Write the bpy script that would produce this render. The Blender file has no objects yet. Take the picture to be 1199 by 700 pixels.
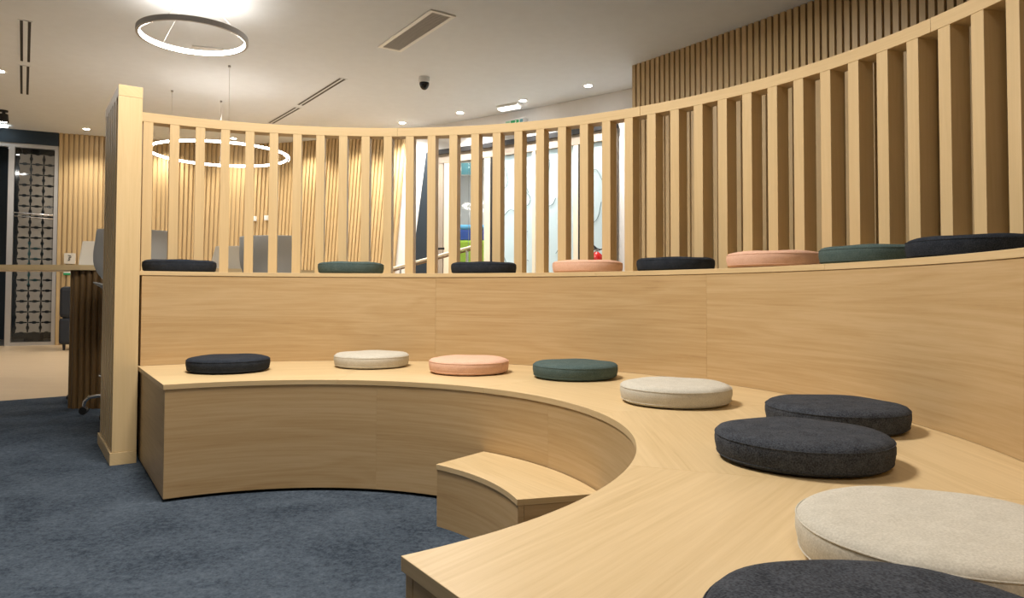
import bpy, bmesh, math, random
from math import sin, cos, pi, radians, sqrt, atan2, hypot
random.seed(4)
S = bpy.context.scene
COL = S.collection
CX, CY = -0.71092, 1.83116
R1, R2, R3, R0 = 1.04287, 1.84435, 2.29677, 0.78559
Z1, Z2, ZB, ZT, ZS = 0.45, 0.90342, 1.72172, 1.77152, 0.21499
A_END, A_OPEN = 123.4, -56.4
H = 3.2

# ------------------------------------------------------------------ materials
def new_mat(name):
    m = bpy.data.materials.new(name); m.use_nodes = True
    nt = m.node_tree; b = nt.nodes['Principled BSDF']
    return m, nt, b
def N(nt, t, **kw):
    n = nt.nodes.new(t)
    for k, v in kw.items(): setattr(n, k, v)
    return n
def plain(name, col, rough=.6, metal=0., spec=.5):
    m, nt, b = new_mat(name)
    b.inputs['Base Color'].default_value = (*col, 1)
    b.inputs['Roughness'].default_value = rough
    b.inputs['Metallic'].default_value = metal
    b.inputs['Specular IOR Level'].default_value = spec
    # very faint procedural mottling
    tc = N(nt, 'ShaderNodeTexCoord'); no = N(nt, 'ShaderNodeTexNoise'); no.inputs['Scale'].default_value = 9
    mx = N(nt, 'ShaderNodeMix', data_type='RGBA', blend_type='MULTIPLY'); mx.inputs[0].default_value = 1
    mr = N(nt, 'ShaderNodeMapRange'); mr.inputs[3].default_value = .95; mr.inputs[4].default_value = 1.03
    nt.links.new(tc.outputs['Object'], no.inputs['Vector']); nt.links.new(no.outputs[0], mr.inputs[0])
    mx.inputs[6].default_value = (*col, 1); nt.links.new(mr.outputs[0], mx.inputs[7]); nt.links.new(mx.outputs[2], b.inputs['Base Color'])
    return m
def emit(name, col, s):
    m, nt, b = new_mat(name)
    b.inputs['Base Color'].default_value = (*col, 1)
    b.inputs['Emission Color'].default_value = (*col, 1)
    b.inputs['Emission Strength'].default_value = s
    return m
def oak(name, light, mid, dark, rough=.42, contrast=1., gscale=1.):
    """oak laminate; UV.x runs along the grain in metres, UV.y across it"""
    m, nt, b = new_mat(name); L = nt.links.new
    uv = N(nt, 'ShaderNodeUVMap'); 
    def stretched(sx, sy):
        mp = N(nt, 'ShaderNodeMapping'); mp.inputs['Scale'].default_value = (sx, sy, 1); L(uv.outputs[0], mp.inputs[0]); return mp
    # broad cathedral figure
    m1 = stretched(.55*gscale, 9*gscale); n1 = N(nt, 'ShaderNodeTexNoise'); n1.inputs['Scale'].default_value = 1; n1.inputs['Detail'].default_value = 3; n1.inputs['Distortion'].default_value = .6
    L(m1.outputs[0], n1.inputs['Vector'])
    # contour lines of the same field
    mul = N(nt, 'ShaderNodeMath', operation='MULTIPLY'); mul.inputs[1].default_value = 9; L(n1.outputs[0], mul.inputs[0])
    fr = N(nt, 'ShaderNodeMath', operation='PINGPONG'); fr.inputs[1].default_value = .5; L(mul.outputs[0], fr.inputs[0])
    # fine fibres
    m2 = stretched(3, 110); n2 = N(nt, 'ShaderNodeTexNoise'); n2.inputs['Scale'].default_value = 1; n2.inputs['Detail'].default_value = 4
    L(m2.outputs[0], n2.inputs['Vector'])
    m3 = stretched(18, 420); n3 = N(nt, 'ShaderNodeTexNoise'); n3.inputs['Scale'].default_value = 1; n3.inputs['Detail'].default_value = 2
    L(m3.outputs[0], n3.inputs['Vector'])
    def addw(a, wa, bb, wb):
        x = N(nt, 'ShaderNodeMath', operation='MULTIPLY'); x.inputs[1].default_value = wa; L(a, x.inputs[0])
        y = N(nt, 'ShaderNodeMath', operation='MULTIPLY_ADD'); y.inputs[1].default_value = wb; L(bb, y.inputs[0]); L(x.outputs[0], y.inputs[2]); return y.outputs[0]
    s = addw(n1.outputs[0], .42, fr.outputs[0], .26)
    s = addw(s, 1, n2.outputs[0], .46)
    s = addw(s, 1, n3.outputs[0], .18)
    cr = N(nt, 'ShaderNodeValToRGB'); L(s, cr.inputs[0])
    e = cr.color_ramp.elements
    c = .5
    def lerp(a, bb, t): return tuple(a[i]*(1-t)+bb[i]*t for i in range(3))
    e[0].position = .28; e[0].color = (*lerp(mid, dark, contrast), 1)
    e[1].position = .74; e[1].color = (*lerp(mid, light, contrast), 1)
    k = cr.color_ramp.elements.new(.48); k.color = (*mid, 1)
    L(cr.outputs[0], b.inputs['Base Color'])
    b.inputs['Roughness'].default_value = rough; b.inputs['Specular IOR Level'].default_value = .4
    bp = N(nt, 'ShaderNodeBump'); bp.inputs['Strength'].default_value = .05; bp.inputs['Distance'].default_value = .001
    L(n2.outputs[0], bp.inputs['Height']); L(bp.outputs[0], b.inputs['Normal'])
    return m
M = {}
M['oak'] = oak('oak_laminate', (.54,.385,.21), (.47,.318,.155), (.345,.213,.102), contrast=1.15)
M['oak_slat'] = oak('oak_laminate_slat', (.68,.515,.29), (.625,.465,.25), (.54,.39,.195), contrast=.8, gscale=1.6)
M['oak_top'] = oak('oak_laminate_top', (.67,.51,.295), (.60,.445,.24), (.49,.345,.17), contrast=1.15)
M['oak_batten'] = oak('oak_batten', (.60,.44,.235), (.54,.385,.195), (.45,.31,.15), contrast=.6)
M['oak_shade_dark'] = oak('shade_dark_oak', (.19,.115,.045), (.14,.08,.03), (.08,.042,.015), contrast=1, gscale=2)  # ribbed base oak with its shade put into the colour; under_rail shares it
M['floorwood'] = oak('pale_oak_floor', (.60,.47,.31), (.53,.40,.26), (.45,.33,.21), rough=.35, contrast=.8)
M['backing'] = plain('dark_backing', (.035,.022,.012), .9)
M['ceiling'] = plain('ceiling_paint', (.65,.69,.735), .9)
M['white'] = plain('white_paint', (.80,.79,.77), .7)
M['whiteplastic'] = plain('white_plastic', (.78,.78,.76), .4)
M['black'] = plain('black_paint', (.012,.012,.013), .5)
M['gloss_black'] = plain('gloss_black', (.01,.01,.011), .12)
M['navy'] = plain('navy_paint', (.010,.022,.035), .6)
M['chrome'] = plain('chrome', (.82,.83,.85), .22, 1)
M['steel'] = plain('brushed_steel', (.62,.61,.60), .38, .9)
M['darkmetal'] = plain('dark_metal', (.035,.035,.036), .45, .6)
M['shell'] = plain('light_grey_shell', (.62,.65,.67), .5)
M['shell_lit_cream'] = plain('lit_cream_shell', (.66,.62,.54), .5)  # far chairs' grey shell with light painted in as cream; notice plate shares it
M['greyframe'] = plain('taupe_frame', (.34,.29,.235), .5)
M['creamframe'] = plain('cream_frame', (.74,.66,.52), .5)
M['ventmesh'] = plain('vent_mesh', (.48,.47,.46), .7)
M['red'] = plain('red_enamel', (.55,.015,.012), .25)
M['green'] = plain('exit_green', (.01,.30,.11), .5)
M['teal'] = plain('teal_panel', (.06,.22,.25), .6)
M['blue'] = plain('blue_plastic', (.02,.09,.42), .5)
M['lightblue'] = plain('light_blue_plastic', (.12,.42,.68), .5)
M['lime'] = plain('lime_fabric', (.42,.62,.05), .8)
M['sofa'] = plain('charcoal_sofa', (.022,.026,.034), .85)
M['film'] = plain('grey_film', (.235,.225,.205), .6)
M['line'] = plain('grey_green_line', (.17,.23,.24), .7)
M['carpetdark'] = M['black']
M['lamp_white'] = emit('lamp_diffuser', (1, .93, .84), 14)
M['led_cool'] = emit('led_cool', (.8, .95, 1), 4)
M['downlight'] = emit('downlight_lens', (1, .95, .87), 30)
M['em_white'] = emit('emergency_lens', (1, .98, .95), 2.2)
M['housing'] = plain('grey_housing', (.36,.35,.34), .5)

def felt(name, c1, c2, scale=1.):
    m, nt, b = new_mat(name); L = nt.links.new
    tc = N(nt, 'ShaderNodeTexCoord')
    n1 = N(nt, 'ShaderNodeTexNoise'); n1.inputs['Scale'].default_value = 340*scale; n1.inputs['Detail'].default_value = 3
    n2 = N(nt, 'ShaderNodeTexNoise'); n2.inputs['Scale'].default_value = 38; n2.inputs['Detail'].default_value = 4
    L(tc.outputs['Object'], n1.inputs['Vector']); L(tc.outputs['Object'], n2.inputs['Vector'])
    a = N(nt, 'ShaderNodeMath', operation='MULTIPLY_ADD'); a.inputs[1].default_value = .28; L(n2.outputs[0], a.inputs[0])
    b2 = N(nt, 'ShaderNodeMath', operation='MULTIPLY'); b2.inputs[1].default_value = .72; L(n1.outputs[0], b2.inputs[0]); L(b2.outputs[0], a.inputs[2])
    cr = N(nt, 'ShaderNodeValToRGB'); cr.color_ramp.elements[0].position = .36; cr.color_ramp.elements[1].position = .64
    cr.color_ramp.elements[0].color = (*c1, 1); cr.color_ramp.elements[1].color = (*c2, 1)
    L(a.outputs[0], cr.inputs[0]); L(cr.outputs[0], b.inputs['Base Color'])
    b.inputs['Roughness'].default_value = .95; b.inputs['Specular IOR Level'].default_value = .15
    
    bp = N(nt, 'ShaderNodeBump'); bp.inputs['Strength'].default_value = .35; bp.inputs['Distance'].default_value = .0012
    L(a.outputs[0], bp.inputs['Height']); L(bp.outputs[0], b.inputs['Normal'])
    return m
M['f_navy'] = felt('navy_felt', (.012,.016,.024), (.034,.041,.056))
M['f_char'] = felt('charcoal_felt', (.018,.022,.030), (.072,.080,.098))
M['f_cream'] = felt('cream_felt', (.48,.455,.395), (.61,.585,.52))
M['f_pink'] = felt('pink_felt', (.66,.40,.29), (.76,.50,.385))
M['f_teal'] = felt('teal_felt', (.050,.082,.084), (.10,.142,.14))

def carpet():
    m, nt, b = new_mat('blue_grey_carpet'); L = nt.links.new
    tc = N(nt, 'ShaderNodeTexCoord')
    n0 = N(nt, 'ShaderNodeTexNoise'); n0.inputs['Scale'].default_value = 3.2; n0.inputs['Detail'].default_value = 6; n0.inputs['Roughness'].default_value = .62; n0.inputs['Distortion'].default_value = .5
    n1 = N(nt, 'ShaderNodeTexNoise'); n1.inputs['Scale'].default_value = 48; n1.inputs['Detail'].default_value = 4
    n2 = N(nt, 'ShaderNodeTexNoise'); n2.inputs['Scale'].default_value = 150; n2.inputs['Detail'].default_value = 3
    for n in (n0, n1, n2): L(tc.outputs['Object'], n.inputs['Vector'])
    a = N(nt, 'ShaderNodeMath', operation='MULTIPLY'); a.inputs[1].default_value = .38; L(n0.outputs[0], a.inputs[0])
    c = N(nt, 'ShaderNodeMath', operation='MULTIPLY_ADD'); c.inputs[1].default_value = .30; L(n1.outputs[0], c.inputs[0]); L(a.outputs[0], c.inputs[2])
    d = N(nt, 'ShaderNodeMath', operation='MULTIPLY_ADD'); d.inputs[1].default_value = .32; L(n2.outputs[0], d.inputs[0]); L(c.outputs[0], d.inputs[2])
    cr = N(nt, 'ShaderNodeValToRGB'); cr.color_ramp.elements[0].position = .38; cr.color_ramp.elements[1].position = .62
    cr.color_ramp.elements[0].color = (.026,.036,.052, 1); cr.color_ramp.elements[1].color = (.086,.110,.144, 1)
    L(d.outputs[0], cr.inputs[0]); L(cr.outputs[0], b.inputs['Base Color'])
    b.inputs['Roughness'].default_value = 1; b.inputs['Specular IOR Level'].default_value = .05
    bp = N(nt, 'ShaderNodeBump'); bp.inputs['Strength'].default_value = .9; bp.inputs['Distance'].default_value = .006
    L(c.outputs[0], bp.inputs['Height'])
    bp2 = N(nt, 'ShaderNodeBump'); bp2.inputs['Strength'].default_value = .8; bp2.inputs['Distance'].default_value = .003
    L(n2.outputs[0], bp2.inputs['Height']); L(bp.outputs[0], bp2.inputs['Normal']); L(bp2.outputs[0], b.inputs['Normal'])
    return m
M['carpet'] = carpet()
def glassmat(name, frost, col, rough=.05):
    m, nt, b = new_mat(name); L = nt.links.new
    out = nt.nodes['Material Output']
    tr = N(nt, 'ShaderNodeBsdfTransparent'); tr.inputs[0].default_value = (*col, 1)
    gl = N(nt, 'ShaderNodeBsdfGlossy'); gl.inputs['Roughness'].default_value = rough
    fz = N(nt, 'ShaderNodeFresnel'); fz.inputs[0].default_value = 1.45
    mx = N(nt, 'ShaderNodeMixShader'); L(fz.outputs[0], mx.inputs[0]); L(tr.outputs[0], mx.inputs[1]); L(gl.outputs[0], mx.inputs[2])
    last = mx
    if frost:
        tl = N(nt, 'ShaderNodeBsdfTranslucent'); tl.inputs[0].default_value = (.80,.90,.93,1)
        df = N(nt, 'ShaderNodeBsdfDiffuse'); df.inputs[0].default_value = (.66,.76,.79,1)
        m1 = N(nt, 'ShaderNodeMixShader'); m1.inputs[0].default_value = .4; L(tl.outputs[0], m1.inputs[1]); L(df.outputs[0], m1.inputs[2])
        m2 = N(nt, 'ShaderNodeMixShader'); m2.inputs[0].default_value = frost; L(mx.outputs[0], m2.inputs[1]); L(m1.outputs[0], m2.inputs[2])
        last = m2
    L(last.outputs[0], out.inputs['Surface'])
    return m
M['glass'] = glassmat('clear_glass', 0, (.93,.95,.95))
M['frost'] = glassmat('frosted_glass', .8, (.93,.97,.98))

# ------------------------------------------------------------------ mesh helpers
class MB:
    """collects faces with UVs (u along the grain)"""
    def __init__(s): s.bm = bmesh.new(); s.uv = s.bm.loops.layers.uv.new('UVMap'); s.off = (random.uniform(0, 40), random.uniform(0, 40))
    def face(s, pts, uvs, smooth=False):
        vs = [s.bm.verts.new(p) for p in pts]
        f = s.bm.faces.new(vs); f.smooth = smooth
        for l, u in zip(f.loops, uvs): l[s.uv].uv = (u[0]+s.off[0], u[1]+s.off[1])
        return f
    def hexa(s, p, grain=None):
        """p: 8 points, bottom quad ccw then top quad"""
        c = [sum(q[i] for q in p)/8 for i in range(3)]
        g = grain or (0, 0, 1)
        for idx in ((3,2,1,0), (4,5,6,7), (0,1,5,4), (1,2,6,5), (2,3,7,6), (3,0,4,7)):
            q = [p[i] for i in idx]
            s.planar(q, g)
    def planar(s, q, g):
        a = [q[1][i]-q[0][i] for i in range(3)]; b = [q[2][i]-q[0][i] for i in range(3)]
        n = (a[1]*b[2]-a[2]*b[1], a[2]*b[0]-a[0]*b[2], a[0]*b[1]-a[1]*b[0])
        l = sqrt(sum(x*x for x in n)) or 1; n = [x/l for x in n]
        d = sum(n[i]*g[i] for i in range(3)); u = [g[i]-d*n[i] for i in range(3)]
        lu = sqrt(sum(x*x for x in u))
        if lu < .1:
            u = [n[1], n[2], n[0]]; d = sum(n[i]*u[i] for i in range(3)); u = [u[i]-d*n[i] for i in range(3)]; lu = sqrt(sum(x*x for x in u))
        u = [x/lu for x in u]; v = (n[1]*u[2]-n[2]*u[1], n[2]*u[0]-n[0]*u[2], n[0]*u[1]-n[1]*u[0])
        s.face(q, [(sum(u[i]*k[i] for i in range(3)), sum(v[i]*k[i] for i in range(3))) for k in q])
    def box(s, x0, x1, y0, y1, z0, z1, grain=(0,0,1)):
        s.hexa([(x0,y0,z0),(x1,y0,z0),(x1,y1,z0),(x0,y1,z0),(x0,y0,z1),(x1,y0,z1),(x1,y1,z1),(x0,y1,z1)], grain)
    def beam(s, p, q, w, z0, z1, grain=None, off=0.):
        """vertical-sided bar from plan point p to q, w thick to its left starting at off"""
        dx, dy = q[0]-p[0], q[1]-p[1]; l = hypot(dx, dy); nx, ny = -dy/l, dx/l
        a = (p[0]+nx*off, p[1]+ny*off); b = (q[0]+nx*off, q[1]+ny*off)
        c = (b[0]+nx*w, b[1]+ny*w); d = (a[0]+nx*w, a[1]+ny*w)
        s.hexa([(*a,z0),(*b,z0),(*c,z0),(*d,z0),(*a,z1),(*b,z1),(*c,z1),(*d,z1)], grain or (dx/l, dy/l, 0))
    def arc(s, r0, r1, a0, a1, z0, z1, n=None, topgrain=None, cx=CX, cy=CY, grain='arc'):
        n = n or max(2, int(abs(a1-a0)/1.5))
        P = lambda r, a, z: (cx+r*cos(radians(a)), cy+r*sin(radians(a)), z)
        am = radians((a0+a1)/2) if topgrain is None else radians(topgrain)
        t = (-sin(am), cos(am)); k = (cos(am), sin(am))
        tu = lambda p: (p[0]*t[0]+p[1]*t[1], p[0]*k[0]+p[1]*k[1])
        for i in range(n):
            b0 = a0+(a1-a0)*i/n; b1 = a0+(a1-a0)*(i+1)/n
            for r, flip in ((r0, True), (r1, False)):
                q = [P(r,b0,z0), P(r,b1,z0), P(r,b1,z1), P(r,b0,z1)]
                u = [(r*radians(b0), z0), (r*radians(b1), z0), (r*radians(b1), z1), (r*radians(b0), z1)]
                if flip: q.reverse(); u.reverse()
                f = s.face(q, u, True)
            for z, flip in ((z1, False), (z0, True)):
                q = [P(r0,b0,z), P(r1,b0,z), P(r1,b1,z), P(r0,b1,z)]
                u = [tu(p) for p in q]
                if flip: q.reverse(); u.reverse()
                s.face(q, u)
        for a, flip in ((a0, False), (a1, True)):
            q = [P(r0,a,z0), P(r1,a,z0), P(r1,a,z1), P(r0,a,z1)]; u = [(r0,z0),(r1,z0),(r1,z1),(r0,z1)]
            if flip: q.reverse(); u.reverse()
            s.face(q, u)
    def prism(s, poly, z0, z1, grain=(1,0,0)):
        n = len(poly)
        s.planar([(x,y,z1) for x,y in poly], grain); s.planar([(x,y,z0) for x,y in reversed(poly)], grain)
        for i in range(n):
            a, b = poly[i], poly[(i+1)%n]
            s.planar([(*a,z0),(*b,z0),(*b,z1),(*a,z1)], (0,0,1) if grain[2] else grain)
    def lathe(s, prof, n=32, c=(0,0,0), smooth=True):
        for i in range(n):
            a, b = 2*pi*i/n, 2*pi*(i+1)/n
            for (ra, za), (rb, zb) in zip(prof[:-1], prof[1:]):
                q = []
                for r, z, t in ((ra,za,a), (ra,za,b), (rb,zb,b), (rb,zb,a)):
                    p = (c[0]+r*cos(t), c[1]+r*sin(t), c[2]+z)
                    if not q or all((p[0]-o[0])**2+(p[1]-o[1])**2+(p[2]-o[2])**2 > 1e-14 for o in q): q.append(p)
                if len(q) > 2: s.face(q, [(k[0],k[1]) for k in q], smooth)
    def tube(s, pts, r, n=10, closed=False):
        import mathutils
        V = [mathutils.Vector(p) for p in pts]; rings = []
        m = len(V); up = mathutils.Vector((0,0,1))
        for i in range(m):
            t = (V[(i+1)%m]-V[i-1]) if closed else (V[min(i+1,m-1)]-V[max(i-1,0)])
            t.normalize(); a = t.cross(up)
            if a.length < .05: a = t.cross(mathutils.Vector((0,1,0)))
            a.normalize(); b = t.cross(a)
            rr = r[i] if isinstance(r, (list, tuple)) else r
            rings.append([s.bm.verts.new(V[i]+a*rr*cos(2*pi*k/n)+b*rr*sin(2*pi*k/n)) for k in range(n)])
        for i in range(m if closed else m-1):
            A, B = rings[i], rings[(i+1)%m]
            for k in range(n):
                f = s.bm.faces.new((A[k], A[(k+1)%n], B[(k+1)%n], B[k])); f.smooth = True
        if not closed:
            s.bm.faces.new(rings[0]); s.bm.faces.new(rings[-1])
    def build(s, name, mat, parent=None, bevel=0., loc=None, weld=1e-5, subsurf=0):
        bmesh.ops.remove_doubles(s.bm, verts=s.bm.verts, dist=weld)
        bmesh.ops.recalc_face_normals(s.bm, faces=s.bm.faces)
        for e in s.bm.edges:
            if len(e.link_faces) == 2 and e.calc_face_angle(0) > radians(38): e.smooth = False
        me = bpy.data.meshes.new(name); s.bm.to_mesh(me); s.bm.free()
        o = bpy.data.objects.new(name, me); COL.objects.link(o)
        for mm in (mat if isinstance(mat, list) else [mat]): me.materials.append(mm)
        if parent is not None: o.parent = parent
        if loc: o.location = loc
        if bevel:
            md = o.modifiers.new('bevel', 'BEVEL'); md.width = bevel; md.segments = 2; md.limit_method = 'ANGLE'; md.angle_limit = radians(40)
        if subsurf:
            md = o.modifiers.new('sub', 'SUBSURF'); md.levels = subsurf; md.render_levels = subsurf
        return o
def tag(o, label=None, cat=None, group=None, kind=None):
    if label: o['label'] = label
    if cat: o['category'] = cat
    if group: o['group'] = group
    if kind: o['kind'] = kind
    return o
def empty(name, label, cat, loc=(0,0,0), rz=0, group=None):
    o = bpy.data.objects.new(name, None); COL.objects.link(o); o.location = loc; o.rotation_euler = (0,0,rz)
    o.empty_display_size = .1
    return tag(o, label, cat, group)
def copy_tree(o, parent=None):
    c = o.copy(); COL.objects.link(c)
    if parent is not None: c.parent = parent
    for ch in list(o.children): copy_tree(ch, c)
    return c
def P(r, a, z=0.): return (CX+r*cos(radians(a)), CY+r*sin(radians(a)), z)
def struct(o): o['kind'] = 'structure'; return o

# ------------------------------------------------------------------ camera
cam = bpy.data.cameras.new('camera'); co = bpy.data.objects.new('camera', cam); COL.objects.link(co)
cam.sensor_width = 36; cam.lens = 826.858/1199*36
cam.shift_x = 13.005/1199; cam.shift_y = -31.488/1199
cam.clip_start = .02; cam.clip_end = 100
import mathutils
co.matrix_world = mathutils.Matrix.Translation((0,0,.8046)) @ mathutils.Matrix.Rotation(pi/2+.02927, 4, 'X') @ mathutils.Matrix.Rotation(.00329, 4, 'Z')
S.camera = co

# ------------------------------------------------------------------ room shell
# carpet boundary: line through E0-E1
E0, E1 = (-3.65, 5.18), (-3.327, 5.43)
m = MB(); m.prism([(-10,-4.5),(6,-4.5),(6,14),(-10,14)], -.05, 0, (1,0,0)); struct(m.build('floor', M['floorwood']))
m = MB(); k = (E1[1]-E0[1])/(E1[0]-E0[0]); ya = E0[1]+k*(-9.9-E0[0]); 
m.prism([(-9.9,-4.4),(5.9,-4.4),(5.9,5.43+k*2.3),(-3.327+2.3,5.43+k*2.3),(-3.65,5.18),(-9.9,ya)], 0, .004, (1,0,0)); struct(m.build('floor_carpet', M['carpet']))
m = MB(); m.prism([(-10,-4.5),(6,-4.5),(6,14),(-10,14)], H, H+.05, (1,0,0)); struct(m.build('ceiling', M['ceiling']))
m = MB(); m.box(-10,6,-4.6,-4.5,0,H); struct(m.build('wall_back', M['white']))
m = MB(); m.box(-10.1,-10,-4.5,14,0,H); struct(m.build('wall_left', M['white']))
m = MB(); m.box(6,6.1,-4.5,14,0,H); struct(m.build('wall_right', M['white']))
m = MB(); m.box(-10,6,14,14.1,0,H); struct(m.build('wall_far', M['white']))

def catmull(pts, n=12):
    out = []
    p = [tuple(2*pts[0][i]-pts[1][i] for i in (0,1))]+list(pts)+[tuple(2*pts[-1][i]-pts[-2][i] for i in (0,1))]
    for i in range(1, len(p)-2):
        for k in range(n):
            t = k/n
            out.append(tuple(.5*(2*p[i][j]+(-p[i-1][j]+p[i+1][j])*t+(2*p[i-1][j]-5*p[i][j]+4*p[i+1][j]-p[i+2][j])*t*t+(-p[i-1][j]+3*p[i][j]-3*p[i+1][j]+p[i+2][j])*t**3) for j in (0,1)))
    out.append(pts[-1]); return out
class Path:
    def __init__(s, pts, n=12):
        s.p = catmull(pts, n); s.s = [0]
        for a, b in zip(s.p[:-1], s.p[1:]): s.s.append(s.s[-1]+hypot(b[0]-a[0], b[1]-a[1]))
        s.L = s.s[-1]
    def at(s, t, off=0.):
        """point at arc length t, off metres to the left of travel"""
        t0 = min(max(t, 0), s.L-1e-6); i = 0
        while i < len(s.s)-2 and s.s[i+1] <= t0: i += 1
        a, b = s.p[i], s.p[i+1]; l = hypot(b[0]-a[0], b[1]-a[1]); dx, dy = (b[0]-a[0])/l, (b[1]-a[1])/l; u = t-s.s[i]
        return (a[0]+dx*u-dy*off, a[1]+dy*u+dx*off)
    def near(s, x, y):
        best = min(range(len(s.p)), key=lambda i: (s.p[i][0]-x)**2+(s.p[i][1]-y)**2)
        lo, hi = s.s[max(best-1,0)], s.s[min(best+1,len(s.s)-1)]
        return min((lo+(hi-lo)*k/60 for k in range(61)), key=lambda t: hypot(s.at(t)[0]-x, s.at(t)[1]-y))
    def strip(s, mb, t0, t1, o0, o1, z0, z1, step=.08, grain=(0,0,1)):
        n = max(1, int((t1-t0)/step))
        for i in range(n):
            a, b = t0+(t1-t0)*i/n, t0+(t1-t0)*(i+1)/n
            A, B, C_, D = s.at(a,o0), s.at(b,o0), s.at(b,o1), s.at(a,o1)
            mb.hexa([(*A,z0),(*B,z0),(*C_,z0),(*D,z0),(*A,z1),(*B,z1),(*C_,z1),(*D,z1)], grain)
WALL = Path([(-6.7,10.64),(-6.1,10.87),(-5.05,11.2),(-3.96,11.36),(-3.05,11.13),(-2.2,10.72),(-1.38,10.25),(-.68,9.84),(.29,9.16),(1.21,8.43),(1.9,7.80),(2.6,7.1)])
TB = WALL.near(-1.38, 10.25)               # where the battens stop at the top
# far batten wall: battens lean further towards its right end, one ruled surface
m = MB(); n = 84; W_ = .044
def lean(t): return 0.0 if t < 1.2 else .33*((t-1.2)/(TB-1.2))
for i in range(n):
    t = .03+(TB-.06)*i/(n-1)
    lo, hi = t-lean(t), t
    q = []
    for tt, z in ((lo, 0), (hi, H)):
        for (ds, o) in ((-W_/2, -.022), (W_/2, -.022), (W_/2, .0), (-W_/2, .0)): q.append((*WALL.at(tt+ds, o), z))
    m.hexa(q, (0,0,1))
struct(m.build('wall_batten_far', M['oak_batten']))
m = MB(); 
nn = 60
for i in range(nn):
    a, b = (TB+.0)*i/nn, (TB+.0)*(i+1)/nn
    q = [(*WALL.at(a-lean(a),.0),0),(*WALL.at(b-lean(b),.0),0),(*WALL.at(b-lean(b),.02),0),(*WALL.at(a-lean(a),.02),0),(*WALL.at(a,.0),H),(*WALL.at(b,.0),H),(*WALL.at(b,.02),H),(*WALL.at(a,.02),H)]
    m.hexa(q, (0,0,1))
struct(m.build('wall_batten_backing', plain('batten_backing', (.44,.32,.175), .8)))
# white curved wall with the storefront opening
TS0, TS1 = WALL.near(-.96, 10.0), WALL.near(1.37, 8.30)
m = MB(); WALL.strip(m, TB-.9, TS0, .03, .13, 0, H); WALL.strip(m, TS0, TS1, .03, .13, 2.82, H); WALL.strip(m, TS1, WALL.L, .03, .13, 0, H)
struct(m.build('wall_white_curved', M['white']))
# near batten wall on the right
RW = Path([(1.375,7.37),(1.67,6.965),(1.865,6.69),(2.55,5.69),(3.2,4.55),(3.72,3.3),(4.05,2.0),(4.2,.6),(4.2,-1.0)])
m = MB(); t = .022
while t < RW.L-.03:
    a, b = RW.at(t-.022, 0), RW.at(t+.022, 0); c, d = RW.at(t+.022, .045), RW.at(t-.022, .045)
    m.hexa([(*a,0),(*b,0),(*c,0),(*d,0),(*a,H),(*b,H),(*c,H),(*d,H)], (0,0,1)); t += .064
struct(m.build('wall_batten_near', M['oak_batten']))
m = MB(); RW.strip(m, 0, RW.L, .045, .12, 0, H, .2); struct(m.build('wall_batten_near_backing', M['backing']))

# ------------------------------------------------------------------ storefront with frosted glass
sf = empty('glazed_screen', 'curved glazed storefront with taupe frame and frosted glass, behind the slatted screen', 'glass partition', (*WALL.at(TS0+.8), 0))
inv = mathutils.Matrix.Translation(sf.location).inverted()
def parent_keep(o, p):
    o.parent = p; o.matrix_parent_inverse = mathutils.Matrix.Translation(p.location).inverted()
    return o
def wt(x, y): return WALL.near(x, y)
m = MB(); WALL.strip(m, TS0, TS1, -.05, .10, 2.755, 2.82); parent_keep(m.build('head_track', M['darkmetal']), sf)
m = MB(); WALL.strip(m, TS0, TS1, -.02, .08, 2.63, 2.755); parent_keep(m.build('header_rail', M['greyframe']), sf)
m = MB(); WALL.strip(m, TS0, TS1, -.02, .08, 0, .10); parent_keep(m.build('sill_rail', M['greyframe']), sf)
bars = [(-.90,9.975,-.82,9.92,'greyframe'),(-.80,9.91,-.71,9.85,'creamframe'),(-.23,9.52,-.15,9.46,'creamframe'),(-.145,9.455,-.115,9.43,'darkmetal'),(.41,9.07,.445,9.045,'creamframe'),(.895,8.68,.95,8.64,'creamframe'),(.955,8.635,.98,8.62,'darkmetal'),(1.33,8.33,1.37,8.30,'greyframe')]
for x0,y0,x1,y1,mt in bars:
    m = MB(); WALL.strip(m, wt(x0,y0), wt(x1,y1), -.015, .06, .10, 2.63, .03); o = parent_keep(m.build('mullion', M[mt]), sf)
panes = [((-.71,9.85),(-.23,9.52),'glass'),((-.115,9.43),(.41,9.07),'frost'),((.445,9.045),(.895,8.68),'frost'),((.98,8.62),(1.33,8.33),'frost')]
for a, b, mt in panes:
    m = MB(); WALL.strip(m, wt(*a), wt(*b), .02, .032, .10, 2.63, .12); parent_keep(m.build('glass_pane', M[mt]), sf)
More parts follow.
